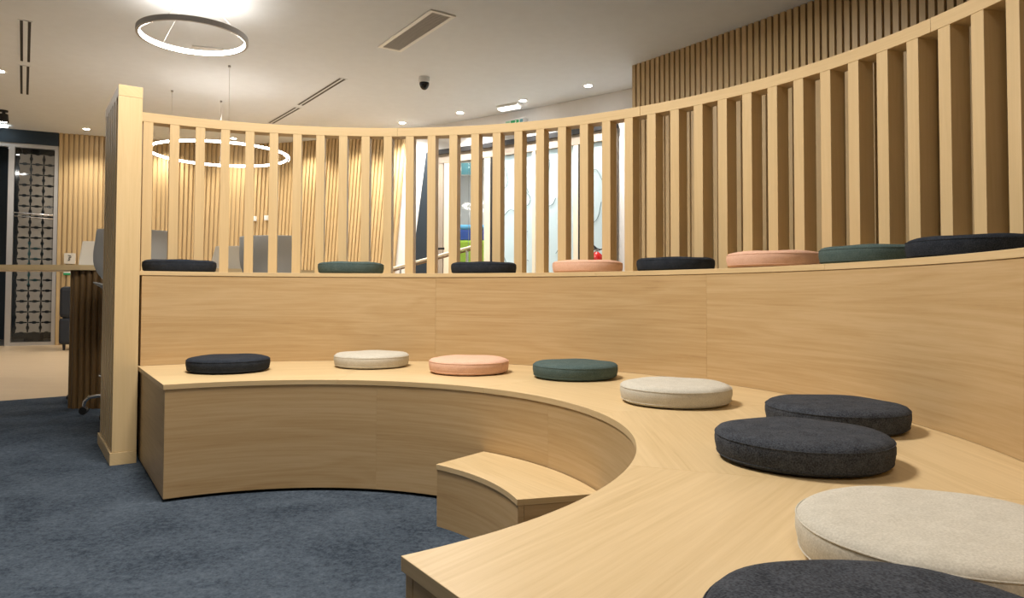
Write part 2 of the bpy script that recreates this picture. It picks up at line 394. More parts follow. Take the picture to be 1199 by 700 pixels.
# line drawing on the frosted glass (wandering loops)
def curve_on_wall(pts, r=.006):
    P_ = catmull(pts, 8); return [(*WALL.at(t, .012), z) for t, z in P_]
t0 = wt(-.115, 9.43); t2 = wt(.445, 9.045); t3 = wt(.98, 8.62)
m = MB()
drawings = [
 [(t0+.04,2.40),(t0+.12,2.52),(t0+.2,2.42),(t0+.22,2.25),(t0+.16,2.18)],
 [(t0+.02,1.85),(t0+.13,1.80),(t0+.26,1.90),(t0+.40,1.86),(t0+.5,1.92)],
 [(t0+.0,1.30),(t0+.10,1.36),(t0+.20,1.22),(t0+.26,1.02),(t0+.28,.85)],
 [(t0+.36,2.45),(t0+.42,2.30),(t0+.5,2.22),(t0+.56,2.10)],
 [(t0+.38,2.05),(t0+.46,2.14),(t0+.58,2.05),(t0+.56,1.95),(t0+.44,1.94),(t0+.38,2.05)],
 [(t0+.40,1.72),(t0+.41,1.60),(t0+.55,1.60)], [(t0+.47,1.75),(t0+.47,1.66)], [(t0+.38,1.2),(t0+.5,1.24),(t0+.56,1.22)],[(t0+.38,1.08),(t0+.56,1.05)],
 [(t2+.03,2.38),(t2+.20,2.50),(t2+.16,2.28),(t2+.03,2.38)],
 [(t2+.02,2.15),(t2+.0,1.98),(t2+.08,1.90),(t2+.24,1.92),(t2+.3,2.0)],
 [(t2+.10,1.58),(t2+.16,1.62),(t2+.18,1.54),(t2+.12,1.52),(t2+.10,1.58)],
 [(t2+.36,2.3),(t2+.42,2.1),(t2+.36,1.9),(t2+.44,1.7)],[(t2+.3,1.3),(t2+.4,1.4),(t2+.52,1.25)],
 [(t3+.05,2.2),(t3+.2,2.3),(t3+.3,2.15)],[(t3+.06,1.6),(t3+.22,1.7),(t3+.28,1.9)]]
for d in drawings: m.tube(curve_on_wall(d), .0045, 6)
parent_keep(m.build('line_drawing', M['line']), sf)
m = MB(); WALL.strip(m, wt(-.92,9.98), wt(-.74,9.87), -.11, -.09, 1.40, 1.43); m2 = parent_keep(m.build('door_handle', M['darkmetal']), sf)
# room beyond
m = MB(); m.hexa([(-2.2,13.2,0),(3.8,11.0,0),(3.85,11.1,0),(-2.15,13.3,0),(-2.2,13.2,H),(3.8,11.0,H),(3.85,11.1,H),(-2.15,13.3,H)]); struct(m.build('wall_room_beyond', M['white']))
t = empty('hanging_panel', 'small teal square panel hanging high behind the clear glass', 'panel', (-.50, 10.6, 2.67))
m = MB(); m.box(-.10,.10,-.01,.01,-.09,.09); m.build('panel', M['teal'], t)
m = MB(); m.box(-.11,.11,-.012,.012,-.10,-.09); m.box(-.11,.11,-.012,.012,.09,.10); m.tube([(0,0,.10),(0,0,.6)], .004, 6); m.build('frame', M['greyframe'], t)
t = empty('storage_cabinet', 'blue and pale blue cabinet over lime green base seen through clear glass', 'cabinet', (-.46, 10.9, 0))
m = MB(); m.box(-.22,.22,-.18,.18,1.60,1.76); m.build('body', M['blue'], t, .02)
m = MB(); m.box(-.22,.22,-.18,.18,1.76,1.84); m.build('top_box', M['lightblue'], t, .03)
m = MB(); m.box(-.24,.24,-.2,.2,.10,1.60); m.build('lower_body', M['lime'], t, .03)
for sx in (-1,1):
    for sy in (-1,1):
        m = MB(); m.lathe([(0,0),(.02,0),(.02,.10),(0,.10)], 12, (sx*.2,sy*.16,0)); m.build('leg', M['darkmetal'], t)

# navy leaning fin left of the storefront
m = MB()
a, b, c, d = WALL.at(wt(-1.42,10.27),-.03), WALL.at(wt(-.93,9.99),-.03), WALL.at(wt(-1.06,10.07),-.03), None
a2, b2, c2 = WALL.at(wt(-1.42,10.27),.03), WALL.at(wt(-.93,9.99),.03), WALL.at(wt(-1.06,10.07),.03)
b_ = b
m.hexa([(*a,0),(*b,0),(*b2,0),(*a2,0),(*c,2.8),(*b,2.86),(*b2,2.86),(*c2,2.8)])
tag(m.build('wall_panel', M['navy']), 'dark navy wall panel with slanting edge beside the storefront', 'wall panel')
# stair handrail
hr = empty('handrail', 'pale wooden double handrail rising to the right in front of the storefront', 'handrail', (-1.0, 9.4, 0))
HA, HB = (-1.50, 9.55, 1.12), (-.25, 8.95, 1.42)
for dz, rr, nm in ((0,.018,'top_rail'),(-.035,.012,'under_rail')):
    m = MB(); m.tube([(HA[0]+(HB[0]-HA[0])*k/12, HA[1]+(HB[1]-HA[1])*k/12, HA[2]+(HB[2]-HA[2])*k/12+dz) for k in range(13)], rr, 10); parent_keep(m.build(nm, M['creamframe'] if nm=='top_rail' else M['oak_shade_dark']), hr)
for f in (.12, .85):
    x, y, z = (HA[i]+(HB[i]-HA[i])*f for i in range(3))
    m = MB(); m.lathe([(0,0),(.05,0),(.05,.01),(.014,.012),(.014,z-.03),(0,z-.03)], 14, (x,y,0)); parent_keep(m.build('post', M['steel']), hr)

# fire extinguisher on the mullion
fe = empty('fire_extinguisher', 'red fire extinguisher with black handle hung on the glazed storefront', 'fire extinguisher', (1.12, 8.26, .85))
m = MB(); m.lathe([(0,0),(.07,0),(.075,.02),(.075,.36),(.065,.40),(.03,.43),(.022,.44),(0,.44)], 24); m.build('body', M['red'], fe)
m = MB(); m.lathe([(0,.43),(.024,.43),(.024,.47),(0,.475)], 16); m.build('valve', M['chrome'], fe)
m = MB(); m.tube([(.03,0,.465),(0,0,.475),(-.04,0,.51),(-.09,0,.545)], .011, 8); m.tube([(.02,0,.465),(-.03,0,.47),(-.08,0,.47)], .009, 8); m.build('handle', M['black'], fe)
m = MB(); m.tube([(.02,0,.46),(.07,0,.47),(.1,0,.40),(.1,0,.2),(.095,0,.1)], .01, 8); m.build('hose', M['black'], fe)
m = MB(); m.box(-.03,.03,.075,.16,.2,.24); m.build('bracket', M['darkmetal'], fe)

# ------------------------------------------------------------------ left glass storefront and navy bulkhead
LA = (-7.37, 10.32); LD = (.9024, .4309)
def LP(s, off=0.): return (LA[0]+LD[0]*s-LD[1]*off, LA[1]+LD[1]*s+LD[0]*off)
def lbox(mb, s0, s1, o0, o1, z0, z1, grain=(0,0,1)):
    A, B, C_, D = LP(s0,o0), LP(s1,o0), LP(s1,o1), LP(s0,o1)
    mb.hexa([(*A,z0),(*B,z0),(*C_,z0),(*D,z0),(*A,z1),(*B,z1),(*C_,z1),(*D,z1)], grain)
m = MB(); lbox(m, -2.6, .735, -.02, .1, 3.0, H); struct(m.build('trim_1', M['navy']))
m = MB(); lbox(m, -2.6, .735, -.0, .06, 2.94, 3.0); lbox(m, .11,.185,0,.06,0,2.94); lbox(m, .69,.74,0,.06,0,2.94); lbox(m, -2.6,-2.5,0,.06,0,2.94); lbox(m, -1.2,-1.14,0,.06,0,2.94); lbox(m,.185,.69,0,.06,0,.05)
struct(m.build('window_1', M['steel']))
gd = empty('glass_panel', 'tall fixed glass panel covered with grey petal-shaped privacy film', 'glass panel', (*LP(.44), 0))
m = MB(); lbox(m, .185,.69,.025,.035,.05,2.94); parent_keep(m.build('pane', M['glass']), gd)
m = MB()
cw, ch = .160, .1575
def cell(cx_, cz_):
    pts = []
    for k in range(4):
        for u in (-.5,-.42,-.30,-.2,-.12,-.05,.05,.12,.2,.3,.42):
            d = {.5:.495,.42:.455,.3:.435,.2:.445,.12:.385,.05:.37}[abs(u)]
            x, y = u, d
            for _ in range(k): x, y = y, -x
            pts.append((x, y))
    return [(cx_+p[0]*cw, cz_+p[1]*ch) for p in pts]
for r in range(17):
    for c in range(3):
        pl = cell(.185+.045+cw*.5+c*cw, 2.86-ch*.5-r*ch)
        pl = [(min(p[0], .6895), p[1]) for p in pl]
        for o, rev in ((.0235, False), (.0225, True)):
            vs = [m.bm.verts.new((*LP(s_, o), z_)) for s_, z_ in (pl[::-1] if rev else pl)]
            m.bm.faces.new(vs)
parent_keep(m.build('privacy_film', M['film'], weld=1e-6), gd)
m = MB()
m.tube([(*LP(.19,-.04),1.965),(*LP(.69,-.04),1.945)], .009, 8); m.tube([(*LP(.19,-.04),1.915),(*LP(.69,-.04),1.89)], .006, 8)
for s_ in (.2,.68): m.tube([(*LP(s_,-.04),1.96),(*LP(s_,.02),1.96)], .008, 8)
parent_keep(m.build('push_bar', M['chrome']), gd)
# dark room beyond the glass
m = MB(); lbox(m, -2.6, .9, 1.6, 1.7, 0, H); lbox(m, .80,.88,.12,1.6,0,H); struct(m.build('wall_dark_room', M['navy']))
m = MB(); lbox(m, -2.6,.8,.15,1.6,.0,.006); struct(m.build('floor_dark_room', plain('grey_floor', (.16,.15,.14), .5)))
m = MB(); lbox(m, .22,.40,1.0,1.3,.9,1.6); lbox(m,.24,.38,.98,1.0,.95,1.55)
tag(m.build('cupboard', M['teal'], None, .01), 'dim teal cupboard standing in the dark room behind the patterned glass', 'cupboard')
m = MB(); lbox(m, .2,.42,.98,1.32,.006,.9); m.build('cupboard_base', M['navy'], bpy.data.objects['cupboard'])

# dark armchair against the batten wall
sofa = empty('armchair', 'charcoal upholstered armchair half hidden behind the ribbed table base', 'armchair', (-5.77, 10.05, 0), radians(102))
m = MB(); m.box(-.36,.30,-.30,.34,.08,.44); m.build('seat', M['sofa'], sofa, .04)
m = MB(); m.box(-.36,.30,.14,.34,.44,.87); m.build('backrest', M['sofa'], sofa, .05)
m = MB(); m.box(-.36,-.24,-.28,.14,.44,.60); m.build('armrest', M['sofa'], sofa, .04)
for sx in (-.3,.24):
    for sy in (-.24,.28):
        m = MB(); m.lathe([(0,0),(.015,0),(.02,.08),(0,.08)], 10, (sx,sy,0)); m.build('leg', M['darkmetal'], sofa)

# plates on the far wall
def plate(name, label, cat, x, y, w, z0, z1, mat, group=None, parts=None):
    tt = wt(x, y); c = WALL.at(tt, -.055); e = WALL.at(tt+.01, -.055); rz = atan2(e[1]-c[1], e[0]-c[0])
    t = empty(name, label, cat, (c[0], c[1], (z0+z1)/2), rz, group)
    m = MB(); h = (z1-z0)/2; m.box(-w/2,w/2,-.006,.016,-h,h); m.build('plate', mat, t, .003)
    for p in parts or []: 
        m = MB(); m.box(p[0],p[1],-.012,-.006,p[2],p[3]); m.build(p[5], p[4], t)
    return t
pp = plate('notice', 'small cream notice with a dark squiggle on the far batten wall', 'notice', -6.53, 10.70, .15, 1.22, 1.38, M['shell_lit_cream'])
m = MB(); m.tube([(-.02,-.012,.045),(.015,-.012,.04),(.02,-.012,.02),(-.01,-.012,.01),(0,-.012,-.02),(-.02,-.012,-.03)], .006, 6); m.build('squiggle', M['black'], pp)
plate('small_sign', 'tiny green and white sign under the notice, just below the table edge', 'sign', -6.56, 10.69, .09, 1.05, 1.13, M['whiteplastic'], None, [(-.045,.045,-.04,-.01,M['green'],'green_band')])
plate('wall_switch', 'white square switch plate, left one of two on far batten wall', 'switch', -3.96, 11.35, .075, 1.94, 2.02, M['whiteplastic'], None, [(-.025,.025,-.025,.025,M['white'],'rocker')])
plate('wall_switch', 'white square switch plate, right one of two on far batten wall', 'switch', -3.76, 11.31, .07, 1.95, 2.03, M['whiteplastic'], None, [(-.025,.025,-.025,.025,M['white'],'rocker')])

# exit sign and emergency light
tt = wt(.21, 9.21); c = WALL.at(tt, -.06); e = WALL.at(tt+.01, -.06); rz = atan2(e[1]-c[1], e[0]-c[0])
es = empty('exit_sign', 'green and white emergency exit sign peeking over the slatted screen rail', 'exit sign', (c[0], c[1], 2.995), rz)
m = MB(); m.box(-.145,.145,-.02,.09,-.08,.08); m.build('sign_box', M['whiteplastic'], es, .004)
m = MB(); m.box(-.055,.075,-.0235,-.02,-.06,.06); m.build('green_field', M['green'], es)
m = MB()
m.lathe([(0,-.012),(.012,0),(0,.012)], 10, (.03,-.026,.042)); m.tube([(.025,-.026,.028),(.0,-.026,.0),(.02,-.026,-.025),(.0,-.026,-.05)], .006, 6); m.tube([(.0,-.026,.0),(-.03,-.026,-.03)], .006, 6); m.tube([(.04,-.026,.01),(.02,-.026,.02),(-.01,-.026,.012)], .005, 6)
m.build('running_figure', M['whiteplastic'], es)
m = MB(); m.box(-.135,-.065,-.0235,-.02,-.05,.06); m.build('left_panel', plain('pale_green',(.35,.6,.45),.5), es)
m = MB(); m.box(.09,.135,-.0235,-.02,.02,.06); m.build('right_panel', M['teal'], es)
em = empty('emergency_light', 'flat rectangular white emergency light on ceiling above the exit sign', 'emergency light', (.10, 8.95, H), radians(-34))
m = MB(); m.box(-.16,.16,-.06,.06,-.03,0); m.build('housing', M['whiteplastic'], em, .004)
m = MB(); m.box(-.15,.15,-.05,.05,-.055,-.03); m.build('lens', M['em_white'], em, .012)

# ------------------------------------------------------------------ ceiling equipment
dl0 = None
DL = [(1.0,8.09,'round recessed downlight nearest the batten wall on the right'),
      (.27,8.73,'round recessed downlight just above the emergency light'),
      (-.55,9.34,'round recessed downlight third from the right along the white wall'),
      (-1.40,9.90,'round recessed downlight above the joint in the screen rail'),
      (-6.12,10.35,'round recessed downlight just left of the end post'),
      (-4.18,10.95,'round recessed downlight seen through the screen above the hanging ring'),
      (-5.46,7.62,'round recessed downlight at the left edge beside the black slots')]
for x, y, lb in DL:
    if dl0 is None:
        dl0 = empty('downlight', lb, 'ceiling light', (x,y,H), 0, 'recessed ceiling downlights')
        m = MB(); m.lathe([(.042,-.004),(.062,-.004),(.064,0),(.042,0)], 28); m.build('trim_ring', M['whiteplastic'], dl0)
        m = MB(); m.lathe([(0,-.006),(.042,-.005),(.042,0),(0,0)], 28); m.build('lens', M['downlight'], dl0)
    else:
        d = copy_tree(dl0); d.location = (x,y,H); d['label'] = lb
def spot(x, y, z, power, size=110, blend=.6, col=(1,.86,.68), r=.05, tgt=None):
    l = bpy.data.lights.new('spot', 'SPOT'); l.energy = power; l.spot_size = radians(size); l.spot_blend = blend; l.color = col; l.shadow_soft_size = r
    o = bpy.data.objects.new('spot', l); COL.objects.link(o); o.location = (x,y,z)
    if tgt: o.rotation_euler = (mathutils.Vector(tgt)-mathutils.Vector((x,y,z))).to_track_quat('-Z','Y').to_euler()
    return o
# black cylinder spots
def cyl_spot(x, y, label, z=H, lit=True):
    t = empty('ceiling_spotlight', label, 'spotlight', (x,y,z), 0, 'black ceiling spotlights')
    m = MB(); m.lathe([(0,0),(.05,0),(.05,-.02),(.02,-.022),(.02,-.05),(.05,-.05),(.06,-.16),(.045,-.16),(.045,-.14),(0,-.14)], 24); m.build('body', M['black'], t)
    m = MB(); m.lathe([(0,-.150),(.044,-.150),(.044,-.141),(0,-.141)], 24); m.build('lens', M['downlight'], t)
cyl_spot(-6.60, 9.30, 'black cylinder spotlight on the ceiling above the navy bulkhead')
cyl_spot(*LP(.02,.75), 'black cylinder spotlight behind the glass, upper one of the two')
cyl_spot(*LP(.02,1.35), 'black cylinder spotlight behind the glass, lower one of the two')
m = MB(); lbox(m, -1.2,.13,-.30,-.22,H-.03,H); tag(m.build('strip_light', M['led_cool']), 'cool white linear strip light above the navy bulkhead', 'strip light')

def slot(label, a, b, w, gap, name='slot_diffuser', mat='black'):
    L_ = hypot(b[0]-a[0], b[1]-a[1]); t = empty(name, label, 'air vent', ((a[0]+b[0])/2,(a[1]+b[1])/2,H), atan2(b[1]-a[1], b[0]-a[0]), 'twin-slot ceiling diffusers')
    tot = 2*w+gap
    m = MB()
    f = .012
    m.box(-L_/2-f,L_/2+f,-tot/2-f,-tot/2,-.004,0); m.box(-L_/2-f,L_/2+f,tot/2,tot/2+f,-.004,0); m.box(-L_/2-f,L_/2+f,-gap/2,gap/2,-.004,0)
    m.box(-L_/2-f,-L_/2,-tot/2,tot/2,-.004,0); m.box(L_/2,L_/2+f,-tot/2,tot/2,-.004,0); m.build('frame', M['ceiling'], t)
    for s_ in (-1,1):
        m = MB(); y0 = s_*(gap/2+w/2); m.box(-L_/2,L_/2,y0-w/2,y0+w/2,-.002,0); m.build('slot', M[mat], t)
slot('longer black twin-slot air diffuser on ceiling right of the ring lamp', (-2.58,8.98), (-1.78,7.85), .03, .02)
slot('shorter black twin-slot air diffuser just above the screen rail', (-3.27,9.95), (-2.65,9.11), .03, .02)
slot('longer black twin-slot air diffuser at the far left of the ceiling', (-4.22,6.19), (-4.97,7.30), .024, .036)
slot('shorter black twin-slot air diffuser at the far left of the ceiling', (-5.07,7.44), (-5.80,8.52), .024, .036)
m = MB(); m.beam((-3.01,6.80),(-2.74,6.89),.03,H-.012,H); tag(m.build('linear_vent', M['whiteplastic']), 'slim short white linear vent seen inside the ring lamp', 'air vent')
# return air grille
g = empty('ceiling_grille', 'rectangular white-framed ceiling grille with grey mesh above the dome camera', 'air vent', (-.80,6.425,H), atan2(6.04-6.94,-.39+.99))
m = MB(); LX, LY = 1.09, .25; f = .035
m.box(-LX/2,LX/2,-LY/2,-LY/2+f,-.012,0); m.box(-LX/2,LX/2,LY/2-f,LY/2,-.012,0); m.box(-LX/2,-LX/2+f,-LY/2+f,LY/2-f,-.012,0); m.box(LX/2-f,LX/2,-LY/2+f,LY/2-f,-.012,0); m.build('frame', M['whiteplastic'], g, .002)
m = MB(); m.box(-LX/2+f,LX/2-f,-LY/2+f,LY/2-f,-.003,0)
for i in range(40):
    x = -LX/2+f+(LX-2*f)*(i+.5)/40; m.box(x-.004,x+.004,-LY/2+f,LY/2-f,-.009,-.003)
m.build('mesh', M['ventmesh'], g)
# dome camera
dc = empty('dome_camera', 'small security camera with white base and black dome on ceiling', 'security camera', (-.86,7.80,H))
m = MB(); m.lathe([(0,0),(.062,0),(.062,-.055),(.052,-.062),(0,-.062)], 28); m.build('base', M['whiteplastic'], dc)
m = MB(); m.lathe([(.0,-.062),(.055,-.062),(.055,-.08),(.05,-.095),(.042,-.115),(.028,-.132),(.012,-.140),(0,-.141)], 28); m.build('dome', M['gloss_black'], dc)

# ring lamps
def ring_lamp(x, y, z, R, label, hh, both, mounts):
    t = empty('ring_lamp', label, 'pendant lamp', (x,y,z))
    w = .022
    def band(r0, r1, z0, z1, name, mat):
        m = MB(); m.lathe([(r0,z0),(r1,z0),(r1,z1),(r0,z1),(r0,z0)], 96); return m.build(name, mat, t)
    band(R-w, R, 0, hh, 'housing', M['housing'])
    band(R-w-.004, R-w-.0002, .002, hh-.002, 'diffuser', M['lamp_white'])
    if both: band(R+.0002, R+.004, .003, hh-.003, 'outer_diffuser', M['lamp_white'])
    for a, rm in mounts:
        m = MB(); p = (R*.98*cos(a), R*.98*sin(a), hh); q = (rm*cos(a), rm*sin(a), H-z); m.tube([p, q], .0022, 6); m.build('wire', M['steel'], t)
    for a, rm in mounts:
        m = MB(); m.lathe([(0,0),(.014,0),(.014,-.02),(0,-.02)], 12, (rm*cos(a), rm*sin(a), H-z)); m.build('ceiling_cup', M['housing'], t)
    return t
ring_lamp(-2.50, 5.67, 2.85, .42, 'grey ring pendant lamp with glowing inner rim, upper left of the photo', .042, False, [(a, .10) for a in (.5, .5+2*pi/3, .5+4*pi/3)])
ring_lamp(-3.22, 8.05, 2.36, .757, 'glowing ring pendant lamp hanging behind the slats above the tall table', .03, True, [(2.75,.757),(4.9+.3,.72),(1.95,.80)])

# ------------------------------------------------------------------ tiers
def segs(a0, a1, n): return [(a0+(a1-a0)*i/n, a0+(a1-a0)*(i+1)/n) for i in range(n)]
def tier(label, rf, rb, ztop, zbot_panel, plinth):
    t = empty('curved_bench', label, 'bench', P((rf+rb)/2, 33.5, 0))
    th = .020
    e = .012
    for a, b in segs(A_OPEN, A_END, 5):
        g = .0003/rf*57.3
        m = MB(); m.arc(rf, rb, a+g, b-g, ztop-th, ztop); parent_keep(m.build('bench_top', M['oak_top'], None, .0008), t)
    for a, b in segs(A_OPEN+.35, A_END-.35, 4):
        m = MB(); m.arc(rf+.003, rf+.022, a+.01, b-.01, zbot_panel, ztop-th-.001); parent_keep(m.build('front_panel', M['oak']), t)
    for a, s_ in ((A_END, -1), (A_OPEN, 1)):
        w = .02
        p, q = P(rf+.025, a+s_*.35*1.0), P(rb, a+s_*.35)
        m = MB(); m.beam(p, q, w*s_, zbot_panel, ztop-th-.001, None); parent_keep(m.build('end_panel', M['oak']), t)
    if plinth:
        m = MB(); m.arc(rf+.035, rb, A_OPEN+1.5, A_END-1.2, .004, zbot_panel+.005); parent_keep(m.build('plinth', M['black']), t)
    return t
tier('lower curved oak bench tier wrapping around the carpet', R1, R2+.02, Z1, .016, True)
t2 = tier('upper curved oak bench tier carrying the slatted screen', R2, R3+.12, Z2, Z1+.001, False)
m = MB(); m.arc(R3+.10, R3+.12, A_OPEN+.5, A_END-.5, .004, Z2-.02); parent_keep(m.build('back_panel', M['oak']), t2)
# step block
st = empty('step', 'small curved oak step block against the lower bench front', 'step', P(.92, 33.6, 0))
SA, SB = 14.9, 51.4
m = MB(); m.arc(R0, R1-.002, SA, SB, ZS-.018, ZS); parent_keep(m.build('tread', M['oak_top'], None, .0008), st)
m = MB(); m.arc(R0+.003, R0+.021, SA+.15, SB-.15, .004, ZS-.019); parent_keep(m.build('riser', M['oak']), st)
for a, s_ in ((SA+.2, 1), (SB-.2, -1)):
    m = MB(); m.beam(P(R0+.022, a), P(R1-.004, a), .018*s_, .004, ZS-.019); parent_keep(m.build('side_panel', M['oak']), st)

# ------------------------------------------------------------------ slatted screen
sc = empty('slatted_screen', 'tall curved oak screen of vertical slats standing on the upper bench tier', 'slatted screen', P(R3+.04, 33.5, Z2))
D3 = .086
for a, b in segs(A_OPEN, A_END+.1, 5):
    g = .0006/R3*57.3
    m = MB(); m.arc(R3, R3+D3, a+g, b-g, ZB, ZT); parent_keep(m.build('top_rail', M['oak_slat'], None, .0008), sc)
PH, DP, SW = 2.12924, -.05666, .0485
Rm = R3+D3/2
m = MB(); m.box(-D3/2+.0015, D3/2-.0015, -SW/2, SW/2, 0, ZB-Z2); slat0 = m.build('slat', M['oak_slat'], None, .0012)
slatmeshes = [slat0.data]
for k in range(4):
    m = MB(); m.box(-D3/2+.0015, D3/2-.0015, -SW/2, SW/2, 0, ZB-Z2); o = m.build('tmp', M['oak_slat']); slatmeshes.append(o.data); bpy.data.objects.remove(o)
i = 0
while True:
    ang = PH+DP*i-SW/2/R3
    if ang < radians(A_OPEN+.5): break
    o = slat0 if i == 0 else slat0.copy()
    if i: COL.objects.link(o); o.data = slatmeshes[i%5]
    o.parent = sc
    o.location = (CX+Rm*cos(ang)-sc.location.x, CY+Rm*sin(ang)-sc.location.y, 0.0005)
    o.rotation_euler = (0,0,ang)
    i += 1

# end partition (post-like short wall)
ep = empty('end_partition', 'narrow oak-clad end post with ribbed left side beside the benches', 'partition', P(2.0, 125, 0))
FL, FR = P(1.80,126.78), P(1.80,123.52)
BL, BR = P(2.385,126.22), P(2.385,123.50)
def shrink(q, d):  # inset polygon toward its centre
    c = (sum(p[0] for p in q)/4, sum(p[1] for p in q)/4)
    return [(p[0]+(c[0]-p[0])*d/max(.01,hypot(c[0]-p[0],c[1]-p[1])), p[1]+(c[1]-p[1])*d/max(.01,hypot(c[0]-p[0],c[1]-p[1]))) for p in q]
dxl, dyl = BL[0]-FL[0], BL[1]-FL[1]; ll = hypot(dxl,dyl); ux, uy = dxl/ll, dyl/ll; nx, ny = -uy, ux   # left side outward normal
if nx > 0: nx, ny = -nx, -ny
ib = .016
core = [FL[:2], FR[:2], BR[:2], BL[:2]]
corei = [(FL[0]-nx*ib+ux*.02, FL[1]-ny*ib+uy*.02), (FR[0]+ux*.001, FR[1]+uy*.001), BR[:2], (BL[0]-nx*ib, BL[1]-ny*ib)]
m = MB(); m.prism(corei, .06, ZT-.0505, (0,0,1)); parent_keep(m.build('core_panel', M['oak_slat']), ep)
m = MB(); f0, f1 = FL[:2], FR[:2]; m.beam(f0, f1, .019, .062, ZT-.0505, (0,0,1)); parent_keep(m.build('front_board', M['oak_slat'], None, .001), ep)
m = MB(); m.prism([(FL[0]-ux*.001,FL[1]-uy*.001), (FR[0]-ux*.001,FR[1]-uy*.001), BR[:2], BL[:2]], ZT-.05, ZT+.002, (ux,uy,0)); parent_keep(m.build('cap', M['oak_slat'], None, .001), ep)
pl = [(FL[0]+nx*.008-ux*.004,FL[1]+ny*.008-uy*.004), (FR[0]-ux*.004,FR[1]-uy*.004), (BR[0],BR[1]), (BL[0]+nx*.008,BL[1]+ny*.008)]
m = MB(); m.prism(pl, .004, .061, (ux,uy,0)); parent_keep(m.build('plinth', M['oak_slat'], None, .001), ep)
nb = 6
for i in range(nb):
    s0 = .075+ (ll-.075)*i/nb; s1 = s0+(ll-.075)/nb*.60
    m = MB(); a = (FL[0]+ux*s0-nx*ib, FL[1]+uy*s0-ny*ib); b = (FL[0]+ux*s1-nx*ib, FL[1]+uy*s1-ny*ib)
    c = (b[0]+nx*ib, b[1]+ny*ib); d = (a[0]+nx*ib, a[1]+ny*ib)
    m.hexa([(*a,.062),(*b,.062),(*c,.062),(*d,.062),(*a,ZT-.0505),(*b,ZT-.0505),(*c,ZT-.0505),(*d,ZT-.0505)], (0,0,1)); parent_keep(m.build('batten', M['oak_slat']), ep)

# ------------------------------------------------------------------ cushions
CR, CT = .18, .065
def cushion_mesh():
    prof_b = [(0,.0015),(.145,.001),(.163,.003),(.1715,.008),(.1745,.013)]
    mid = [(.1765,.022),(.1785,.033),(.1785,.043),(.1770,.0505)]
    prof_t = [(.1755,.0535),(.1705,.0585),(.160,.0622),(.142,.0645),(.11,.0655),(.06,.066),(0,.066)]
    return prof_b, mid, prof_t
proto = {}
def cushion(col, x, y, z, label, rz):
    if col not in proto:
        t = empty('seat_cushion', label, 'cushion', (x,y,z), rz, None)
        pb, pm, pt = cushion_mesh()
        m = MB(); m.lathe(pb+pm+pt, 72)
        o = m.build('cushion_body', M['f_'+col], t)
        for v in o.data.vertices:       # slight softness
            a = atan2(v.co.y, v.co.x); r = hypot(v.co.x, v.co.y)
            k = 1+.004*sin(3*a+1)+.003*sin(7*a); v.co.x *= k; v.co.y *= k
            if v.co.z > .05 and r > .05: v.co.z += .0012*sin(5*a+.6)*min(1, r/.15)
        for zz, rr in ((.0515,.1772),(.0118,.1742)):
            m = MB(); m.tube([(rr*(1+.004*sin(3*a+1)+.003*sin(7*a))*cos(a), rr*(1+.004*sin(3*a+1)+.003*sin(7*a))*sin(a), zz) for a in [2*pi*k/72 for k in range(72)]], .0013, 6, True); m.build('piping', M['f_'+col], t)
        proto[col] = t
    else:
        t = copy_tree(proto[col]); t.location = (x,y,z); t.rotation_euler = (0,0,rz); t['label'] = label
    return t
ZU = Z2+.0005; ZL = Z1+.0005
C_ = [
 ('navy', -1.685,3.703,ZU,'navy felt cushion on the upper tier right beside the end post'),
 ('teal', -.826,3.888,ZU,'teal felt cushion on the upper tier, second from the end post'),
 ('navy', -.094,3.849,ZU,'navy felt cushion on the upper tier between a teal and a pink one'),
 ('pink', .441,3.599,ZU,'pink felt cushion on the upper tier in front of the fire extinguisher'),
 ('navy', .815,3.297,ZU,'navy felt cushion on the upper tier between the two pink ones'),
 ('pink', 1.078,2.790,ZU,'pink felt cushion on the upper tier just left of a teal one'),
 ('teal', 1.293,2.440,ZU,'teal felt cushion on the upper tier partly behind the rightmost navy one'),
 ('navy', 1.367,2.031,ZU,'navy felt cushion on the upper tier at the right edge'),
 ('navy', -1.225,3.193,ZL,'navy felt cushion on the lower tier nearest the end post'),
 ('cream', -.621,3.411,ZL,'cream felt cushion on the lower tier left of the pink one'),
 ('pink', -.142,3.166,ZL,'pink felt cushion on the lower tier, the only pink one there'),
 ('teal', .313,2.987,ZL,'teal felt cushion on the lower tier, the only teal one there'),
 ('cream', .571,2.321,ZL,'cream felt cushion on the lower tier between teal and charcoal ones'),
 ('char', .901,1.909,ZL,'charcoal felt cushion on the lower tier close to the upper riser, rear of the pair'),
 ('char', .645,1.522,ZL,'charcoal felt cushion on the lower tier in front of another charcoal one'),
 ('cream', .575,.923,ZL,'large cream felt cushion in the lower right foreground'),
 ('char', .359,.628,ZL,'charcoal felt cushion cut by the bottom edge of the photo')]
for i, (c, x, y, z, lb) in enumerate(C_):
    t = cushion(c, x, y, z, lb, i*1.7); t['group'] = 'round felt seat cushions on the tiers'

